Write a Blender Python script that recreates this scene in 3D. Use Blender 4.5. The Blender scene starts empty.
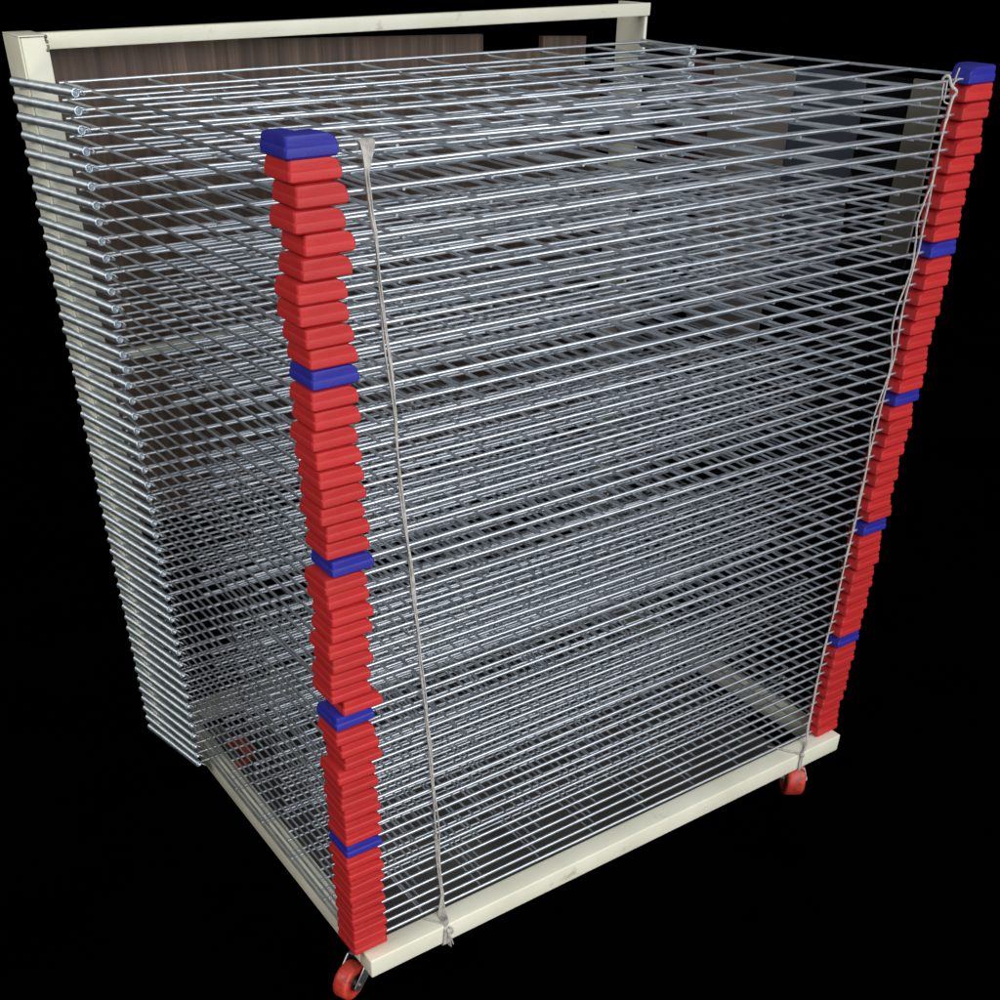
import bpy, bmesh, math, random
from mathutils import Vector, Matrix
random.seed(7)
scn = bpy.context.scene
COL = scn.collection
R = math.radians

# ------------------------------------------------------------------ helpers
def link(name, me, mat=None, parent=None):
    o = bpy.data.objects.new(name, me)
    COL.objects.link(o)
    if mat is not None and not me.materials:
        me.materials.append(mat)
    if parent is not None:
        o.parent = parent
    return o

def empty(name, loc=(0, 0, 0)):
    o = bpy.data.objects.new(name, None)
    COL.objects.link(o)
    o.location = loc
    o.empty_display_size = .05
    return o

def tag(o, label=None, cat=None, group=None, kind=None):
    if label: o['label'] = label
    if cat: o['category'] = cat
    if group: o['group'] = group
    if kind: o['kind'] = kind
    return o

class MB:
    """collects shapes into one mesh"""
    def __init__(s):
        s.v = []; s.f = []; s.smooth = []
    def add(s, verts, faces, smooth=False):
        b = len(s.v)
        s.v += [tuple(p) for p in verts]
        s.f += [tuple(b + i for i in f) for f in faces]
        s.smooth += [smooth] * len(faces)
    def box(s, x0, x1, y0, y1, z0, z1, b=0.0):
        if b <= 0:
            v = [(x, y, z) for z in (z0, z1) for (x, y) in ((x0, y0), (x1, y0), (x1, y1), (x0, y1))]
            s.add(v, [(3, 2, 1, 0), (4, 5, 6, 7), (0, 1, 5, 4), (1, 2, 6, 5), (2, 3, 7, 6), (3, 0, 4, 7)])
            return
        bm = bmesh.new()
        bmesh.ops.create_cube(bm, size=1)
        for q in bm.verts:
            q.co = ((x0 + x1) / 2 + q.co.x * (x1 - x0), (y0 + y1) / 2 + q.co.y * (y1 - y0), (z0 + z1) / 2 + q.co.z * (z1 - z0))
        bmesh.ops.bevel(bm, geom=bm.edges[:], offset=b, segments=3, affect='EDGES', profile=.5)
        bm.verts.index_update()
        s.add([q.co[:] for q in bm.verts], [[q.index for q in f.verts] for f in bm.faces], True)
        bm.free()
    def tube(s, pts, r, n=8, caps=True, taper=None):
        pts = [Vector(p) for p in pts]
        m = len(pts)
        t0 = (pts[1] - pts[0]).normalized()
        up = Vector((0, 0, 1)) if abs(t0.z) < .9 else Vector((1, 0, 0))
        u = t0.cross(up).normalized()
        verts = []
        for i, p in enumerate(pts):
            t = (pts[min(i + 1, m - 1)] - pts[max(i - 1, 0)]).normalized()
            u = (u - t * u.dot(t)).normalized()
            w = t.cross(u)
            rr = r if taper is None else r * taper[i]
            for k in range(n):
                a = 2 * math.pi * k / n
                verts.append(p + u * (rr * math.cos(a)) + w * (rr * math.sin(a)))
        faces = []
        for i in range(m - 1):
            for k in range(n):
                a, b = i * n + k, i * n + (k + 1) % n
                faces.append((a, b, b + n, a + n))
        s.add(verts, faces, True)
        if caps:
            s.add(verts[:n], [tuple(reversed(range(n)))])
            s.add(verts[-n:], [tuple(range(n))])
    def lathe(s, prof, axis_o, axis_d, n=12, closed=False):
        """prof: list of (distance along axis, radius)"""
        o = Vector(axis_o); d = Vector(axis_d).normalized()
        up = Vector((0, 0, 1)) if abs(d.z) < .9 else Vector((1, 0, 0))
        u = d.cross(up).normalized(); w = d.cross(u)
        verts = []
        for (h, r) in prof:
            for k in range(n):
                a = 2 * math.pi * k / n
                verts.append(o + d * h + u * (r * math.cos(a)) + w * (r * math.sin(a)))
        m = len(prof); faces = []
        for i in range(m if closed else m - 1):
            j = (i + 1) % m
            for k in range(n):
                k2 = (k + 1) % n
                faces.append((i * n + k, j * n + k, j * n + k2, i * n + k2))
        s.add(verts, faces, True)
    def mesh(s, name):
        me = bpy.data.meshes.new(name)
        me.from_pydata(s.v, [], s.f)
        me.polygons.foreach_set('use_smooth', s.smooth)
        me.update()
        bm = bmesh.new(); bm.from_mesh(me)
        bmesh.ops.recalc_face_normals(bm, faces=bm.faces[:])
        bm.to_mesh(me); bm.free()
        return me
    def build(s, name, mat, parent=None):
        return link(name, s.mesh(name), mat, parent)

def sharp_by_angle(me, deg=35):
    try:
        me.set_sharp_from_angle(angle=R(deg))
    except Exception:
        pass

# ------------------------------------------------------------------ materials
def new_mat(name):
    m = bpy.data.materials.new(name); m.use_nodes = True
    nt = m.node_tree; b = nt.nodes['Principled BSDF']
    return m, nt, b

def noise_mat(name, c1, c2, rough=.5, metal=0., scale=20., bump=.0, rough_var=.1, spec=.5, stretch=None, detail=5, lo=.35, hi=.7, bump_scale=None, stain=None, rnd=0.):
    m, nt, b = new_mat(name)
    L = nt.links
    tc = nt.nodes.new('ShaderNodeTexCoord')
    mp = nt.nodes.new('ShaderNodeMapping')
    if stretch: mp.inputs['Scale'].default_value = stretch
    L.new(tc.outputs['Object'], mp.inputs['Vector'])
    n = nt.nodes.new('ShaderNodeTexNoise'); n.inputs['Scale'].default_value = scale; n.inputs['Detail'].default_value = detail
    L.new(mp.outputs['Vector'], n.inputs['Vector'])
    cr = nt.nodes.new('ShaderNodeValToRGB')
    cr.color_ramp.elements[0].position = lo; cr.color_ramp.elements[1].position = hi
    cr.color_ramp.elements[0].color = (*c1, 1); cr.color_ramp.elements[1].color = (*c2, 1)
    L.new(n.outputs['Fac'], cr.inputs['Fac']); L.new(cr.outputs['Color'], b.inputs['Base Color'])
    mr = nt.nodes.new('ShaderNodeMapRange')
    mr.inputs['To Min'].default_value = max(0, rough - rough_var); mr.inputs['To Max'].default_value = min(1, rough + rough_var)
    L.new(n.outputs['Fac'], mr.inputs['Value']); L.new(mr.outputs['Result'], b.inputs['Roughness'])
    b.inputs['Metallic'].default_value = metal
    b.inputs['Specular IOR Level'].default_value = spec
    if stain:                                          # (colour, noise scale, threshold): scuffs and dirt
        ns = nt.nodes.new('ShaderNodeTexNoise'); ns.inputs['Scale'].default_value = stain[1]; ns.inputs['Detail'].default_value = 7; ns.inputs['Roughness'].default_value = .68
        L.new(mp.outputs['Vector'], ns.inputs['Vector'])
        rs = nt.nodes.new('ShaderNodeMapRange'); rs.inputs['From Min'].default_value = stain[2]; rs.inputs['From Max'].default_value = stain[2] + .10; rs.inputs['To Max'].default_value = .75
        L.new(ns.outputs['Fac'], rs.inputs['Value'])
        ms = nt.nodes.new('ShaderNodeMix'); ms.data_type = 'RGBA'
        L.new(rs.outputs['Result'], ms.inputs['Factor']); L.new(cr.outputs['Color'], ms.inputs[6]); ms.inputs[7].default_value = (*stain[0], 1)
        L.new(ms.outputs[2], b.inputs['Base Color'])
    if rnd:                                            # no two mouldings quite the same tone
        oi = nt.nodes.new('ShaderNodeObjectInfo'); hs = nt.nodes.new('ShaderNodeHueSaturation')
        mv = nt.nodes.new('ShaderNodeMapRange'); mv.inputs['To Min'].default_value = 1 - rnd; mv.inputs['To Max'].default_value = 1 + rnd
        L.new(oi.outputs['Random'], mv.inputs['Value']); L.new(mv.outputs['Result'], hs.inputs['Value'])
        L.new(b.inputs['Base Color'].links[0].from_socket, hs.inputs['Color']); L.new(hs.outputs['Color'], b.inputs['Base Color'])
    if bump:
        n2 = nt.nodes.new('ShaderNodeTexNoise'); n2.inputs['Scale'].default_value = bump_scale or scale * 4; n2.inputs['Detail'].default_value = 4
        L.new(mp.outputs['Vector'], n2.inputs['Vector'])
        bp = nt.nodes.new('ShaderNodeBump'); bp.inputs['Strength'].default_value = bump; bp.inputs['Distance'].default_value = .001
        L.new(n2.outputs['Fac'], bp.inputs['Height']); L.new(bp.outputs['Normal'], b.inputs['Normal'])
    return m

M_zinc = noise_mat('zinc_plated_wire', (.53, .57, .62), (.72, .755, .80), rough=.38, metal=.92, scale=30, rough_var=.09, stain=((.20, .17, .13), 26, .63))
M_spring = noise_mat('spring_steel', (.56, .64, .70), (.74, .81, .86), rough=.42, metal=.95, scale=60, rough_var=.10)
M_paint = noise_mat('cream_powder_coat', (.71, .69, .545), (.81, .79, .65), rough=.45, scale=9, bump=.2, bump_scale=140, rough_var=.1, stain=((.40, .36, .27), 15, .61))
M_red = noise_mat('red_plastic', (.43, .018, .019), (.53, .030, .029), rough=.50, spec=.30, rnd=.07, stain=((.30, .05, .05), 90, .62), scale=14, bump=.35, bump_scale=420, rough_var=.08)
M_blue = noise_mat('blue_plastic', (.018, .018, .25), (.031, .031, .34), rough=.50, spec=.30, rnd=.06, stain=((.05, .05, .22), 90, .62), scale=14, bump=.35, bump_scale=420, rough_var=.08)
M_cord = noise_mat('cotton_cord', (.35, .33, .31), (.57, .54, .505), rough=.9, scale=160, spec=.1, bump=.6, bump_scale=700)
M_wheel = noise_mat('red_polyurethane', (.46, .028, .018), (.60, .06, .035), rough=.45, scale=45, rough_var=.15, bump=.5, bump_scale=160, stain=((.12, .03, .025), 60, .56))
M_hub = noise_mat('dark_hub', (.02, .008, .007), (.05, .02, .018), rough=.5, scale=30)
M_steel = noise_mat('caster_steel', (.26, .27, .28), (.42, .43, .44), rough=.45, metal=.9, scale=40)
M_weld = noise_mat('weld_burn', (.10, .085, .06), (.30, .28, .22), rough=.7, scale=120)
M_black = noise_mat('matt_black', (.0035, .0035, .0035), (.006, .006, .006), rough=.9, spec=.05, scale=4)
M_void = noise_mat('black_ground', (0, 0, 0), (.0004, .0004, .0004), rough=1, spec=0., scale=3)
M_floor = noise_mat('dark_concrete', (.050, .047, .042), (.095, .090, .080), rough=.8, scale=7, bump=.2, spec=.2)
M_conc = noise_mat('grey_wall_piece', (.17, .148, .13), (.26, .225, .20), rough=.8, scale=9, spec=.2, bump=.3)
M_navy = noise_mat('navy_piece', (.030, .041, .056), (.052, .064, .084), rough=.6, scale=6, spec=.3)
M_tan = noise_mat('tan_piece', (.10, .092, .074), (.15, .138, .108), rough=.8, scale=9, spec=.2)
M_maroon = noise_mat('maroon_piece', (.075, .018, .013), (.12, .034, .024), rough=.6, scale=9, spec=.3)

def wood_mat():
    m, nt, b = new_mat('walnut_laminate'); L = nt.links
    tc = nt.nodes.new('ShaderNodeTexCoord')
    mp = nt.nodes.new('ShaderNodeMapping'); mp.inputs['Scale'].default_value = (48, 48, 1.3)
    L.new(tc.outputs['Object'], mp.inputs['Vector'])
    n = nt.nodes.new('ShaderNodeTexNoise'); n.inputs['Scale'].default_value = 1.6; n.inputs['Detail'].default_value = 8; n.inputs['Roughness'].default_value = .65; n.inputs['Distortion'].default_value = .5
    L.new(mp.outputs['Vector'], n.inputs['Vector'])
    cr = nt.nodes.new('ShaderNodeValToRGB'); e = cr.color_ramp.elements
    e[0].position = .30; e[0].color = (.048, .029, .020, 1)
    e[1].position = .72; e[1].color = (.185, .124, .088, 1)
    k = cr.color_ramp.elements.new(.52); k.color = (.100, .065, .046, 1)
    L.new(n.outputs['Fac'], cr.inputs['Fac'])
    # board to board tone
    mp2 = nt.nodes.new('ShaderNodeMapping'); mp2.inputs['Scale'].default_value = (7, 0, .01)
    L.new(tc.outputs['Object'], mp2.inputs['Vector'])
    n2 = nt.nodes.new('ShaderNodeTexNoise'); n2.inputs['Scale'].default_value = 1.; n2.inputs['Detail'].default_value = 2
    L.new(mp2.outputs['Vector'], n2.inputs['Vector'])
    mr = nt.nodes.new('ShaderNodeMapRange'); mr.inputs['From Min'].default_value = .3; mr.inputs['From Max'].default_value = .7; mr.inputs['To Min'].default_value = .75; mr.inputs['To Max'].default_value = 1.2
    L.new(n2.outputs['Fac'], mr.inputs['Value'])
    mx = nt.nodes.new('ShaderNodeMix'); mx.data_type = 'RGBA'; mx.blend_type = 'MULTIPLY'; mx.inputs['Factor'].default_value = 1
    L.new(cr.outputs['Color'], mx.inputs[6]); L.new(mr.outputs['Result'], mx.inputs[7])
    L.new(mx.outputs[2], b.inputs['Base Color'])
    b.inputs['Roughness'].default_value = .5; b.inputs['Specular IOR Level'].default_value = .3
    return m
M_wood = wood_mat()

# ------------------------------------------------------------------ the rack
N = 50
DROP = .0060                       # each shelf falls a little towards its hinge
PITCH = .02130
CAP0 = 1.0442                      # underside of the top corner cap
ROD_IN = .0068                     # wire height inside a cap
X0, X1 = 0.0, 1.0                  # outer depth wires
YF, DY = .034, .1093               # front wire, spacing of the cross wires
NX, NY = 10, 7
RW = .00195
YR = YF + DY * 6                   # hinge wire at the back

rack = empty('drying_rack', (0, 0, 0))
tag(rack, 'tall cream metal print drying rack with fifty wire shelves and red and blue corner caps', 'drying rack')

# --- base frame
mb = MB()
mb.box(0, 1.0, 0, .0345, -.035, 0, .0022)
base = mb.build('front_rail', M_paint, rack)
for x0, x1 in ((.0, .033), (.967, 1.0)):
    mb = MB(); mb.box(x0, x1, .0350, .800, -.0345, -.0008, .002); mb.build('side_rail', M_paint, rack)
mb = MB(); mb.box(.0335, .9665, .735, .775, -.034, -.0012, .002); mb.build('rear_rail', M_paint, rack)

# --- rear posts (pressed channels) with hinge holes, top rail and middle rail
mb = MB()
mb.box(-.047, -.0445, .695, .766, .012, 1.0945, .0009)
mb.box(-.0442, -.0105, .6952, .6985, .012, 1.094, .0012)
mb.box(-.0130, -.0105, .6990, .766, -.002, 1.0935, .0009)
mb.box(-.0442, -.0006, .740, .762, -.009, .0115, .001)
mb.box(-.0470, -.0105, .6950, .766, 1.0947, 1.0965, .0006)
post = mb.build('post', M_paint, rack)
mb = MB()
mb.box(1.0405, 1.0470, .7475, .822, .012, 1.0945, .0012)
mb.box(1.0415, 1.0460, .760, .820, .0, .0118, .0005)
mb.build('post', M_paint, rack)
mb = MB()
mb.box(-.0100, 1.047, .742, .7470, 1.0762, 1.0950, .0014)
mb.box(-.0100, 1.0415, .7515, .766, 1.0765, 1.0944, .0014)
mb.build('top_rail', M_paint, rack)
mb = MB()
for q in range(9):
    a = q / 8
    mb.lathe([(0, .0001), (.0, .0022), (.0014, .0018), (.002, .0001)], (-.0115 + random.uniform(-.0015, .0015), .6945 + .004 * random.random(), 1.0945 - a * .015), (random.uniform(-.3, .3), -1, .6), 7)
mb.build('weld_bead', M_weld, rack)
mb = MB(); mb.box(-.0100, 1.0400, .748, .760, .663, .677, .0012); mb.build('middle_rail', M_paint, rack)

# --- casters
def caster(loc, swivel, W=.026, pl=.022, size=1.):
    """loc: under the middle of the mounting plate; the wheel trails along local +x"""
    c = MB()
    c.box(-pl, pl, -pl, pl, -.0030, 0, .0008)
    c.lathe([(0, .0001), (0, .016), (.009, .018), (.010, .0001)], (0, 0, -.0125), (0, 0, 1), 20)
    for q in (-1, 1):
        y = q * .0175
        V = [(-.014, -.0125), (.014, -.0125), (W + .011, -.040), (W + .007, -.052), (W - .008, -.050), (-.012, -.030)]
        n = len(V)
        vv = [(p[0], y - .0011, p[1]) for p in V] + [(p[0], y + .0011, p[1]) for p in V]
        c.add(vv, [tuple(range(n)), tuple(reversed(range(n, 2 * n)))] + [(k, (k + 1) % n, n + (k + 1) % n, n + k) for k in range(n)])
    c.tube([(W, -.0225, WZ), (W, .0225, WZ)], .005, 8)
    c.box(-.0125, .0125, -.0185, .0185, -.0150, -.0126, .0006)
    o = c.build('caster', M_steel, rack)
    o.location = loc; o.rotation_euler = (0, 0, swivel)
    w = MB()
    prof = [(-.0120, .0150), (-.0128, .0250), (-.0124, .0290), (-.0108, .0310), (-.007, .0318), (.007, .0318), (.0108, .0310), (.0124, .0290), (.0128, .0250), (.0120, .0150)]
    prof = [(h * 1.12 * size ** 2, r * size) for h, r in prof]
    w.lathe(prof, (W, 0, WZ), (0, 1, 0), 40, closed=True)
    wo = w.build('wheel', M_wheel, o)
    h = MB()
    h.lathe([(-.0100, .0001), (-.0108, .0060), (-.0090, .0075), (-.0092, .0155), (.0092, .0155), (.0090, .0075), (.0108, .0060), (.0100, .0001)], (W, 0, WZ), (0, 1, 0), 24)
    h.build('hub', M_hub, o)
    return o
WZ = -.0405
CZ = -.0350
caster((.0195, .0640, CZ), R(205), .036, .014, .93)
caster((.9290, .0440, CZ), R(-124), .026, .022, 1.08)
caster((.062, .690, CZ), R(-40))
caster((.940, .690, CZ), R(100))

# --- corner caps
def cap_mesh(name, mirror):
    Lx, Ly, ty, tx = .0555, .053, .026, .022
    #        z      inset   end
    lev = [(.0000, .0026, .0040), (.0012, .0008, .0016), (.0024, .0000, .0003), (.0094, .0000, .0000), (.0100, .0003, .0003),
           (.0110, .0011, .0010), (.0150, .0012, .0022), (.0176, .0013, .0050), (.0195, .0019, .0100), (.0207, .0040, .0165)]
    vs = []; rr = .0034
    for z, i, e in lev:
        x0 = y0 = i
        xe, ye = Lx - e, Ly - e * .55
        yi, xi = ty - i * .4, tx - i * .4
        ring = [(x0 + rr * (1 - math.sin(a)), y0 + rr * (1 - math.cos(a))) for a in (R(90), R(67), R(45), R(23), R(0))]
        ring += [(xe - .0015, y0), (xe, y0 + .0015), (xe, yi - .0015), (xe - .0015, yi), (xi + .003, yi), (xi, yi + .003), (xi, ye - .0015), (xi - .0015, ye), (x0 + .0015, ye), (x0, ye - .0015)]
        vs.append([(p[0], p[1], z) for p in ring])
    n = len(vs[0]); m = MB(); V = [p for r in vs for p in r]; F = []
    for a in range(len(vs) - 1):
        for k in range(n):
            k2 = (k + 1) % n
            F.append((a * n + k, a * n + k2, (a + 1) * n + k2, (a + 1) * n + k))
    F.append(tuple(reversed(range(n)))); F.append(tuple((len(vs) - 1) * n + k for k in range(n)))
    if mirror: V = [(-x, y, z) for x, y, z in V]
    m.add(V, F, True)
    me = m.mesh(name); sharp_by_angle(me, 32)
    return me
CAP = {}
for side in (0, 1):
    for nm, mt in (('red', M_red), ('blue', M_blue)):
        me = cap_mesh('corner_cap', side == 1); me.materials.append(mt); CAP[side, nm] = me

# --- tension spring: a close coil, hollow at its front end, with wire hooks
def spring_mesh(side):
    a = Vector((-.053, .737, 0)); b = Vector((-.0235, .5745, 0))
    if side: a.x = .975 - a.x; b.x = .975 - b.x; a.z = b.z = -.006
    d = b - a; Ln = d.length; m = MB()
    coils = 62; prof = []
    for c in range(coils):
        h = Ln * c / coils; s = Ln / coils
        prof += [(h, .0050), (h + s * .3, .0062), (h + s * .7, .0062)]
    prof += [(Ln, .0049), (Ln, .0037), (Ln - .012, .0035), (Ln - .012, .0002)]
    m.lathe([(0, .0002)] + prof, a, d, 12)
    t = d.normalized(); w = Vector((-t.y, t.x, 0))
    # front hook loops over the end of the second wire
    sx = 1 if not side else -1
    hook = [b - t * .004 + Vector((0, 0, .003)), b + t * .004 + Vector((0, 0, .0042)), b + t * .009 + Vector((sx * .003, 0, .0035)), b + t * .011 + Vector((sx * .006, .001, 0)), b + t * .007 + Vector((sx * .007, .004, -.0025)), b + t * .002 + Vector((sx * .006, .005, -.0025))]
    m.tube(hook, .0012, 6)
    return m.mesh('spring')
SPR = [spring_mesh(0), spring_mesh(1)]
for me in SPR: me.materials.append(M_spring)

# sideways skew of each shelf's front edge (measured down the stack), metres
px = [0, 2, 6, 2, 9.5, 4.5, -1, -.5, 2.6, 5, 6.6, 3.7, 5.5, 2, 4, 4.3, 5, 2.5, 7, 5.8, 8.8, 1.2, 4, 4.2, 2.7, -1.2, 1.8, -1.3, -2, 8, .5, -1, 3, 5.5, -1.6, .6, -1, .7, 0, .2]
while len(px) < N: px.append(random.uniform(-1, 1))

def shelf_mesh(i, dx, skew):
    """one welded wire grid, origin at its hinge wire height"""
    m = MB()
    def P(x, y, z=0.):
        k = max(0., (YR - y) / (YR - YF))                       # 0 at the hinge, 1 at the front
        s = 0.
        if i == 0: s = -.0065 * max(0, 1 - ((x - .5) / .5) ** 2) * k ** 1.5
        s -= DROP * (1 - k)
        return (x + dx * k, y + skew * (x - .5) * k, z + s + bow(x, y) * k + sag * math.sin(math.pi * min(1., k)) * (1 - ((x - .5) / .55) ** 2))
    ph, am = random.uniform(0, 6), random.uniform(-.0015, .0015)
    sag = random.uniform(-.0065, .001)
    def bow(x, y): return am * math.sin(x * 4 + ph)
    for j in range(NY):
        y = YF + DY * j
        e0, e1 = X0, X1
        if j == 5: e0, e1 = -.022, 1.008
        elif j == 6: e0, e1 = -.0075, 1.0085
        elif j == 0: e0, e1 = .006, .994
        jit = random.uniform(-.0045, .0045) if j else random.uniform(-.0008, .0008)
        n = 10
        m.tube([P(e0 + (e1 - e0) * q / n, y + (jit if j not in (5, 6) else 0), 0) for q in range(n + 1)], RW * (1.22 if j == 0 else 1.), 8)
    for k in range(NX):
        x = X0 + (X1 - X0) * k / (NX - 1)
        edge = k in (0, NX - 1)
        z = -.0002 if edge else -RW * 1.85
        x += 0 if edge else random.uniform(-.0045, .0045)
        ya = YF + (.0 if edge else .0012) + (.02 if edge else 0); yb = YR + .006
        m.tube([P(x, ya + (yb - ya) * q / 6, z) for q in range(7)], RW * .95, 8)
    return m.mesh('shelf')

BLUE = {0, 10, 20, 30, 40}
shelves = []
for i in range(N):
    zc = CAP0 - PITCH * i
    t = i / (N - 1)
    dx = (px[i] - 2.0) / (960 - 370 * t) + .0015
    skew = random.uniform(-.004, .004)
    rin = ROD_IN
    z = zc + rin - (.0015 if i == 0 else 0)
    me = shelf_mesh(i, dx, skew); me.materials.append(M_zinc)
    o = link('shelf', me, None, rack)
    o.location = (0, 0, z)
    col = 'blue' if i in BLUE else 'red'
    for side in (0, 1):
        c = link('corner_cap', CAP[side, col], None, o)
        jx = random.uniform(-.0006, .0006)
        c.location = ((-.0125 + dx + jx) if side == 0 else (1.0110 + dx * .7 + jx), .0185 + skew * (-.5 if side == 0 else .5) + random.uniform(-.0007, .0007), -rin + random.uniform(-.0002, .0002))
        c.rotation_euler = (0, random.uniform(-.006, .006), random.uniform(-.018, .018))
        if side == 0 and i == 0: c.location.z -= 0
        tag(c, ('blue plastic corner cap on the shelf\'s front corner' if col == 'blue' else 'red plastic corner cap on the shelf\'s front corner'))
        s = link('spring', SPR[side], None, o)
        s.rotation_euler = (random.uniform(-.012, .012), 0, 0)
        s.location = (random.uniform(-.001, .001), 0, .737 * -s.rotation_euler.x - DROP)
    shelves.append(o)

# ------------------------------------------------------------------ cords tied down the front
def smooth_path(pts, n=8):
    P = [Vector(p) for p in pts]; out = []
    for i in range(len(P) - 1):
        p0, p1, p2, p3 = P[max(i - 1, 0)], P[i], P[i + 1], P[min(i + 2, len(P) - 1)]
        for k in range(n):
            t = k / n
            out.append(.5 * ((2 * p1) + (p2 - p0) * t + (2 * p0 - 5 * p1 + 4 * p2 - p3) * t * t + (3 * p1 - p0 - 3 * p2 + p3) * t ** 3))
    out.append(P[-1]); return out

def strand(m, pts, r, tw=0., ph=0., rate=40, n=8):
    q = smooth_path(pts, n)
    if tw:
        L = 0; o = []
        for i, p in enumerate(q):
            if i: L += (q[i] - q[i - 1]).length
            o.append(p + Vector((math.cos(L * rate + ph), math.sin(L * rate + ph), 0)) * tw)
        q = o
    m.tube(q, r, 6)

ty = .0285
m = MB()
ZT = 1.0505
for k in range(9):                                     # flat bundle of strands over the top wire
    a = (k - 4) / 4
    strand(m, [(.0765 + a * .0066, .0372, 1.0440), (.0765 + a * .0070, .0368, ZT), (.0765 + a * .0072, .0335, ZT + .0012), (.0762 + a * .0070, ty, ZT - .002),
               (.0745 + a * .0035, ty - .001, 1.034), (.0735 + a * .0016, ty, 1.022)], .0010, 0)
LS = [(.073, 1.027), (.076, .991), (.081, .959), (.083, .919), (.087, .869), (.093, .802), (.096, .731), (.099, .676), (.106, .604), (.111, .534), (.118, .439), (.124, .35), (.127, .303), (.134, .178), (.1385, .077), (.1405, .030)]
for k in range(4):
    wob = lambda z: .0022 * math.sin(z * 9 + k * 1.7) if k > 1 else 0.
    if k == 3: wob = lambda z: .0030 if z < .33 else .0010
    strand(m, [(x + wob(z), ty, z) for x, z in LS], .00105, .0012, k * 1.6, 26 + 4 * k, 8)
for k in range(5):                                     # gathered and wrapped round the front rail
    a = (k - 2.5) / 2.5
    strand(m, [(.1410 + a * .0018, ty - .001, .034), (.1385 + a * .0065, .0215, .0035), (.1345 + a * .005, .006, .0022), (.1300 + a * .0035, -.0022, -.004), (.1295 + a * .005, -.0026, -.020), (.129 + a * .006, -.0016, -.0365), (.130 + a * .006, .012, -.0372)], .0010, .0005, k, 80)
strand(m, [(.109, .030, .0020), (.118, .018, .0020), (.128, .004, .0024), (.1315, -.0035, -.003)], .0013)
strand(m, [(.134, -.003, -.003), (.139, -.0042, -.0085), (.1400, -.0045, -.014), (.1365, -.0042, -.019)], .0012)
for k in range(5):
    strand(m, [(.1315, -.0036, -.012), (.1310 + .0014 * k, -.0050 - .0008 * (k % 2), -.026), (.1310 + .0021 * k, -.0055, -.0375 - .0030 * (k % 3))], .0006)
m.lathe([(0, .0001), (.001, .0030), (.005, .0036), (.008, .0024), (.0095, .0001)], (.1305, -.0045, -.003), (.1, -.1, -1), 8)
cord = m.build('cord', M_cord)
tag(cord, 'twisted cream cord beside the left corner caps with a frayed knot on the base', 'cord', 'cords tied down the front of the rack')

R1 = [(.941, 1.006), (.940, .986), (.940, .960), (.941, .921), (.943, .900), (.944, .876), (.945, .844), (.942, .829), (.939, .789), (.941, .740), (.944, .699), (.942, .656), (.939, .615), (.938, .563), (.938, .514), (.940, .463), (.938, .422), (.938, .372), (.938, .318), (.938, .264), (.935, .209), (.934, .169), (.936, .113), (.937, .072)]
L1 = [(.9395, 1.006), (.9375, .970), (.940, .935), (.933, .909), (.926, .883), (.933, .852), (.937, .819), (.924, .774), (.925, .736), (.935, .705), (.939, .671), (.932, .638), (.925, .606), (.929, .578), (.935, .547), (.936, .48), (.9385, .422), (.9355, .372), (.9355, .318), (.9355, .264), (.933, .209), (.9315, .169), (.933, .113), (.934, .072)]
END = [(.934, ty - .004, .035), (.929, .018, .008), (.912, .006, .0030), (.896, -.0012, .0020)]
m = MB()
strand(m, [(x, ty, z) for x, z in R1] + END, .0015, .0005, 0, 60, 6)
strand(m, [(x, ty - .001, z) for x, z in L1] + [(x - .003, y, z) for x, y, z in END], .0013, .0005, 2, 70, 6)
strand(m, [(.9260, .0375, 1.046), (.9265, .0355, 1.0525), (.929, .0305, 1.0535), (.934, ty - .0015, 1.0430), (.9445, ty - .003, 1.0360), (.9415, ty - .001, 1.0270), (.9410, ty, 1.004)], .0019)
strand(m, [(.9285, .0310, 1.049), (.9270, .0290, 1.036), (.9275, ty, 1.026), (.9380, ty, 1.0225)], .0009)
strand(m, [(.9460, .0300, 1.0620), (.9440, .0300, 1.0560), (.9400, ty, 1.0480), (.9380, ty, 1.0380)], .0010)
strand(m, [(.9330, ty - .002, 1.044), (.9400, ty - .004, 1.0500), (.9500, ty - .004, 1.0500)], .0009)
strand(m, [(.9235, .0320, 1.046), (.9215, .0300, 1.038), (.9230, .0290, 1.028)], .0008)
# knot on the front edge, loop under the rail, loose tail
m.lathe([(0, .0001), (.001, .0034), (.005, .0044), (.009, .0034), (.011, .0001)], (.8920, -.0030, .0062), (.25, -.2, -1), 9)
strand(m, [(.862, .050, -.0005), (.872, .030, .0022), (.885, .008, .0024), (.893, -.003, .002)], .0017)
strand(m, [(.893, -.004, .0), (.8935, -.0032, -.014), (.8945, -.0025, -.034), (.896, .010, -.0372), (.900, .03, -.0372)], .0019, .0005, 1, 80)
strand(m, [(.8945, -.004, .002), (.8955, -.0035, -.016), (.8970, -.0026, -.035), (.900, .010, -.0375)], .0017, .0005, 4, 80)
strand(m, [(.903, .012, -.0385), (.9110, -.001, -.0395), (.9150, -.003, -.048), (.9215, -.003, -.066)], .0013, .0004, 1, 80)
strand(m, [(.9213, -.003, -.064), (.9225, -.003, -.0705)], .0022)
cord2 = m.build('cord', M_cord)
tag(cord2, 'thin pale cord of two loose strands beside the right corner caps', 'cord', 'cords tied down the front of the rack')

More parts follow.
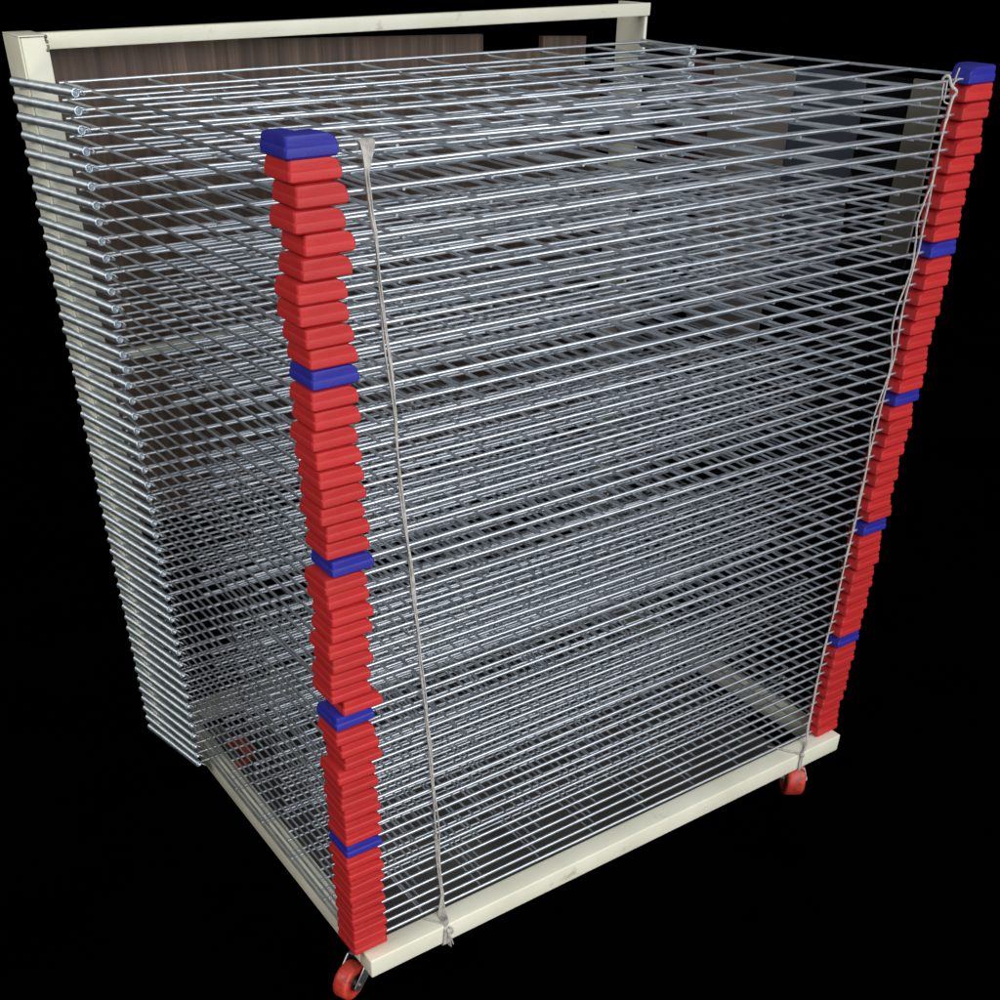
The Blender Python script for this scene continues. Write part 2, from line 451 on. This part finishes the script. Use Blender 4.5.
# ------------------------------------------------------------------ pieces of the room behind the rack
def slab(name, outline, axis, a, b, mat, parent=None):
    """extruded outline; axis 'y': outline in (x,z), 'x': outline in (y,z)"""
    n = len(outline)
    f = (lambda p, d: (p[0], d, p[1])) if axis == 'y' else (lambda p, d: (d, p[0], p[1]))
    V = [f(p, a) for p in outline] + [f(p, b) for p in outline]
    F = [tuple(range(n)), tuple(reversed(range(n, 2 * n)))] + [(k, (k + 1) % n, n + (k + 1) % n, n + k) for k in range(n)]
    mm = MB(); mm.add(V, F)
    me = mm.mesh(name)
    return link(name, me, mat, parent)

GZ = -.1115
wb = empty('wood_wall_piece', (.48, .81, GZ))  # stands for the room's wood wall, set close behind the rack
tag(wb, 'piece of the brown wood grained wall behind the rack, with a notched top edge', 'board')
o = slab('upper_face', [(-.012, .365), (.995, .365), (.995, .985), (.957, .985), (.957, 1.046), (.863, 1.050), (.863, 1.030), (.738, 1.030), (.738, 1.058), (.34, 1.0685), (.33, 1.0755), (-.012, 1.0765)], 'y', .803, .815, M_wood, wb)
o.location = (-.48, -.81, -GZ)
o = slab('dark_lower_slab', [(-.008, GZ), (.995, GZ), (.995, .3645), (-.008, .3645)], 'y', .8045, .815, M_black, wb)  # added slab, near-black for the shade and dark floor low down
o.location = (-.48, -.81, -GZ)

def room_piece(name, y0, y1, ztop, zlow, mat, label, x=1.052):  # stands for parts of the room seen past the rack's right side
    e = empty(name, (x, (y0 + y1) / 2, GZ))
    tag(e, label, 'board')
    inv = (-x, -(y0 + y1) / 2, -GZ)
    a = slab('upper_face', [(y0, zlow), (y1, zlow), (y1, ztop), (y0, ztop)], 'x', x, x + .004, mat, e); a.location = inv
    b = slab('dark_lower_slab', [(y0, GZ), (y1, GZ), (y1, zlow - .0005), (y0, zlow - .0005)], 'x', x + .0015, x + .004, M_black, e); b.location = inv  # shade and dark floor below, put in as a near-black slab
    return e
room_piece('maroon_piece', .578, .680, 1.022, .86, M_maroon, 'narrow dark maroon board at the far back of the rack\'s right side')
room_piece('grey_wall_piece', .396, .576, 1.026, .60, M_conc, 'wide grey brown piece of wall seen through the wires left of the dark blue one')
room_piece('navy_piece', .258, .394, 1.029, .72, M_navy, 'dark blue piece of the room seen through the wires at the upper right')
room_piece('black_piece', .178, .256, 1.030, .90, M_black, 'black piece of the room between the dark blue and the narrow tan ones')
room_piece('tan_piece', .125, .176, 1.031, .80, M_tan, 'narrow tan piece of the room beside the right hand column of red caps')

# ------------------------------------------------------------------ ground
mb = MB(); mb.add([(-12, -12, 0), (12, -12, 0), (12, 12, 0), (-12, 12, 0)], [(0, 1, 2, 3)])
g = mb.build('ground', M_void); g.location = (0, 0, GZ - .0045); tag(g, kind='structure')
mb = MB(); mb.add([(.05, .075, 0), (1.0, .075, 0), (1.0, .80, 0), (.05, .80, 0)], [(0, 1, 2, 3)])
g = mb.build('floor', M_floor); g.location = (0, 0, GZ - .0005); tag(g, kind='structure')

# ------------------------------------------------------------------ camera
cam = bpy.data.cameras.new('camera'); co = bpy.data.objects.new('camera', cam); COL.objects.link(co)
cam.sensor_width = 36; cam.lens = 36 * 1.11538
cam.shift_x = (500 - 468.6) / 1000; cam.shift_y = (742.39 - 500) / 1000
cam.clip_start = .02; cam.clip_end = 100
co.location = (-.4975, -.9976, 1.225)
co.rotation_euler = (R(90 - 36.78), 0, R(-33.82))
scn.camera = co

# ------------------------------------------------------------------ light
w = bpy.data.worlds.new('World'); scn.world = w; w.use_nodes = True
w.node_tree.nodes['Background'].inputs['Color'].default_value = (0, 0, 0, 1)
w.node_tree.nodes['Background'].inputs['Strength'].default_value = 0

def area(name, loc, target, sx, sy, power, color):
    l = bpy.data.lights.new(name, 'AREA'); l.shape = 'RECTANGLE'; l.size = sx; l.size_y = sy; l.energy = power; l.color = color
    o = bpy.data.objects.new(name, l); COL.objects.link(o); o.location = loc
    o.rotation_euler = (Vector(target) - Vector(loc)).to_track_quat('-Z', 'Y').to_euler()
    return o
area('window_light', (.9, -2.9, 2.2), (.35, .2, .6), 4.4, 2.2, 150, (.94, .97, 1.0))
area('low_fill', (-.5, -1.8, .30), (.1, .1, .2), .8, .6, 14, (1.0, .97, .92))  # unseen fill, added low in front to lift the bottom left caps
area('overhead_fill', (.6, .2, 3.6), (.6, .2, 0), 9.0, 8.0, 46, (.95, .98, 1.0))  # unseen overhead sheet of light, added for soft ambient on the wires
area('left_light', (-2.6, .35, 2.5), (-.05, .70, .85), 1.6, 1.2, 45, (1.0, .98, .93))
scn.view_settings.view_transform = 'Standard'
scn.view_settings.look = 'None'
scn.view_settings.exposure = 0; scn.view_settings.gamma = 1
scn.render.engine = 'CYCLES'
scn.cycles.max_bounces = 8
scn.cycles.use_denoising = True
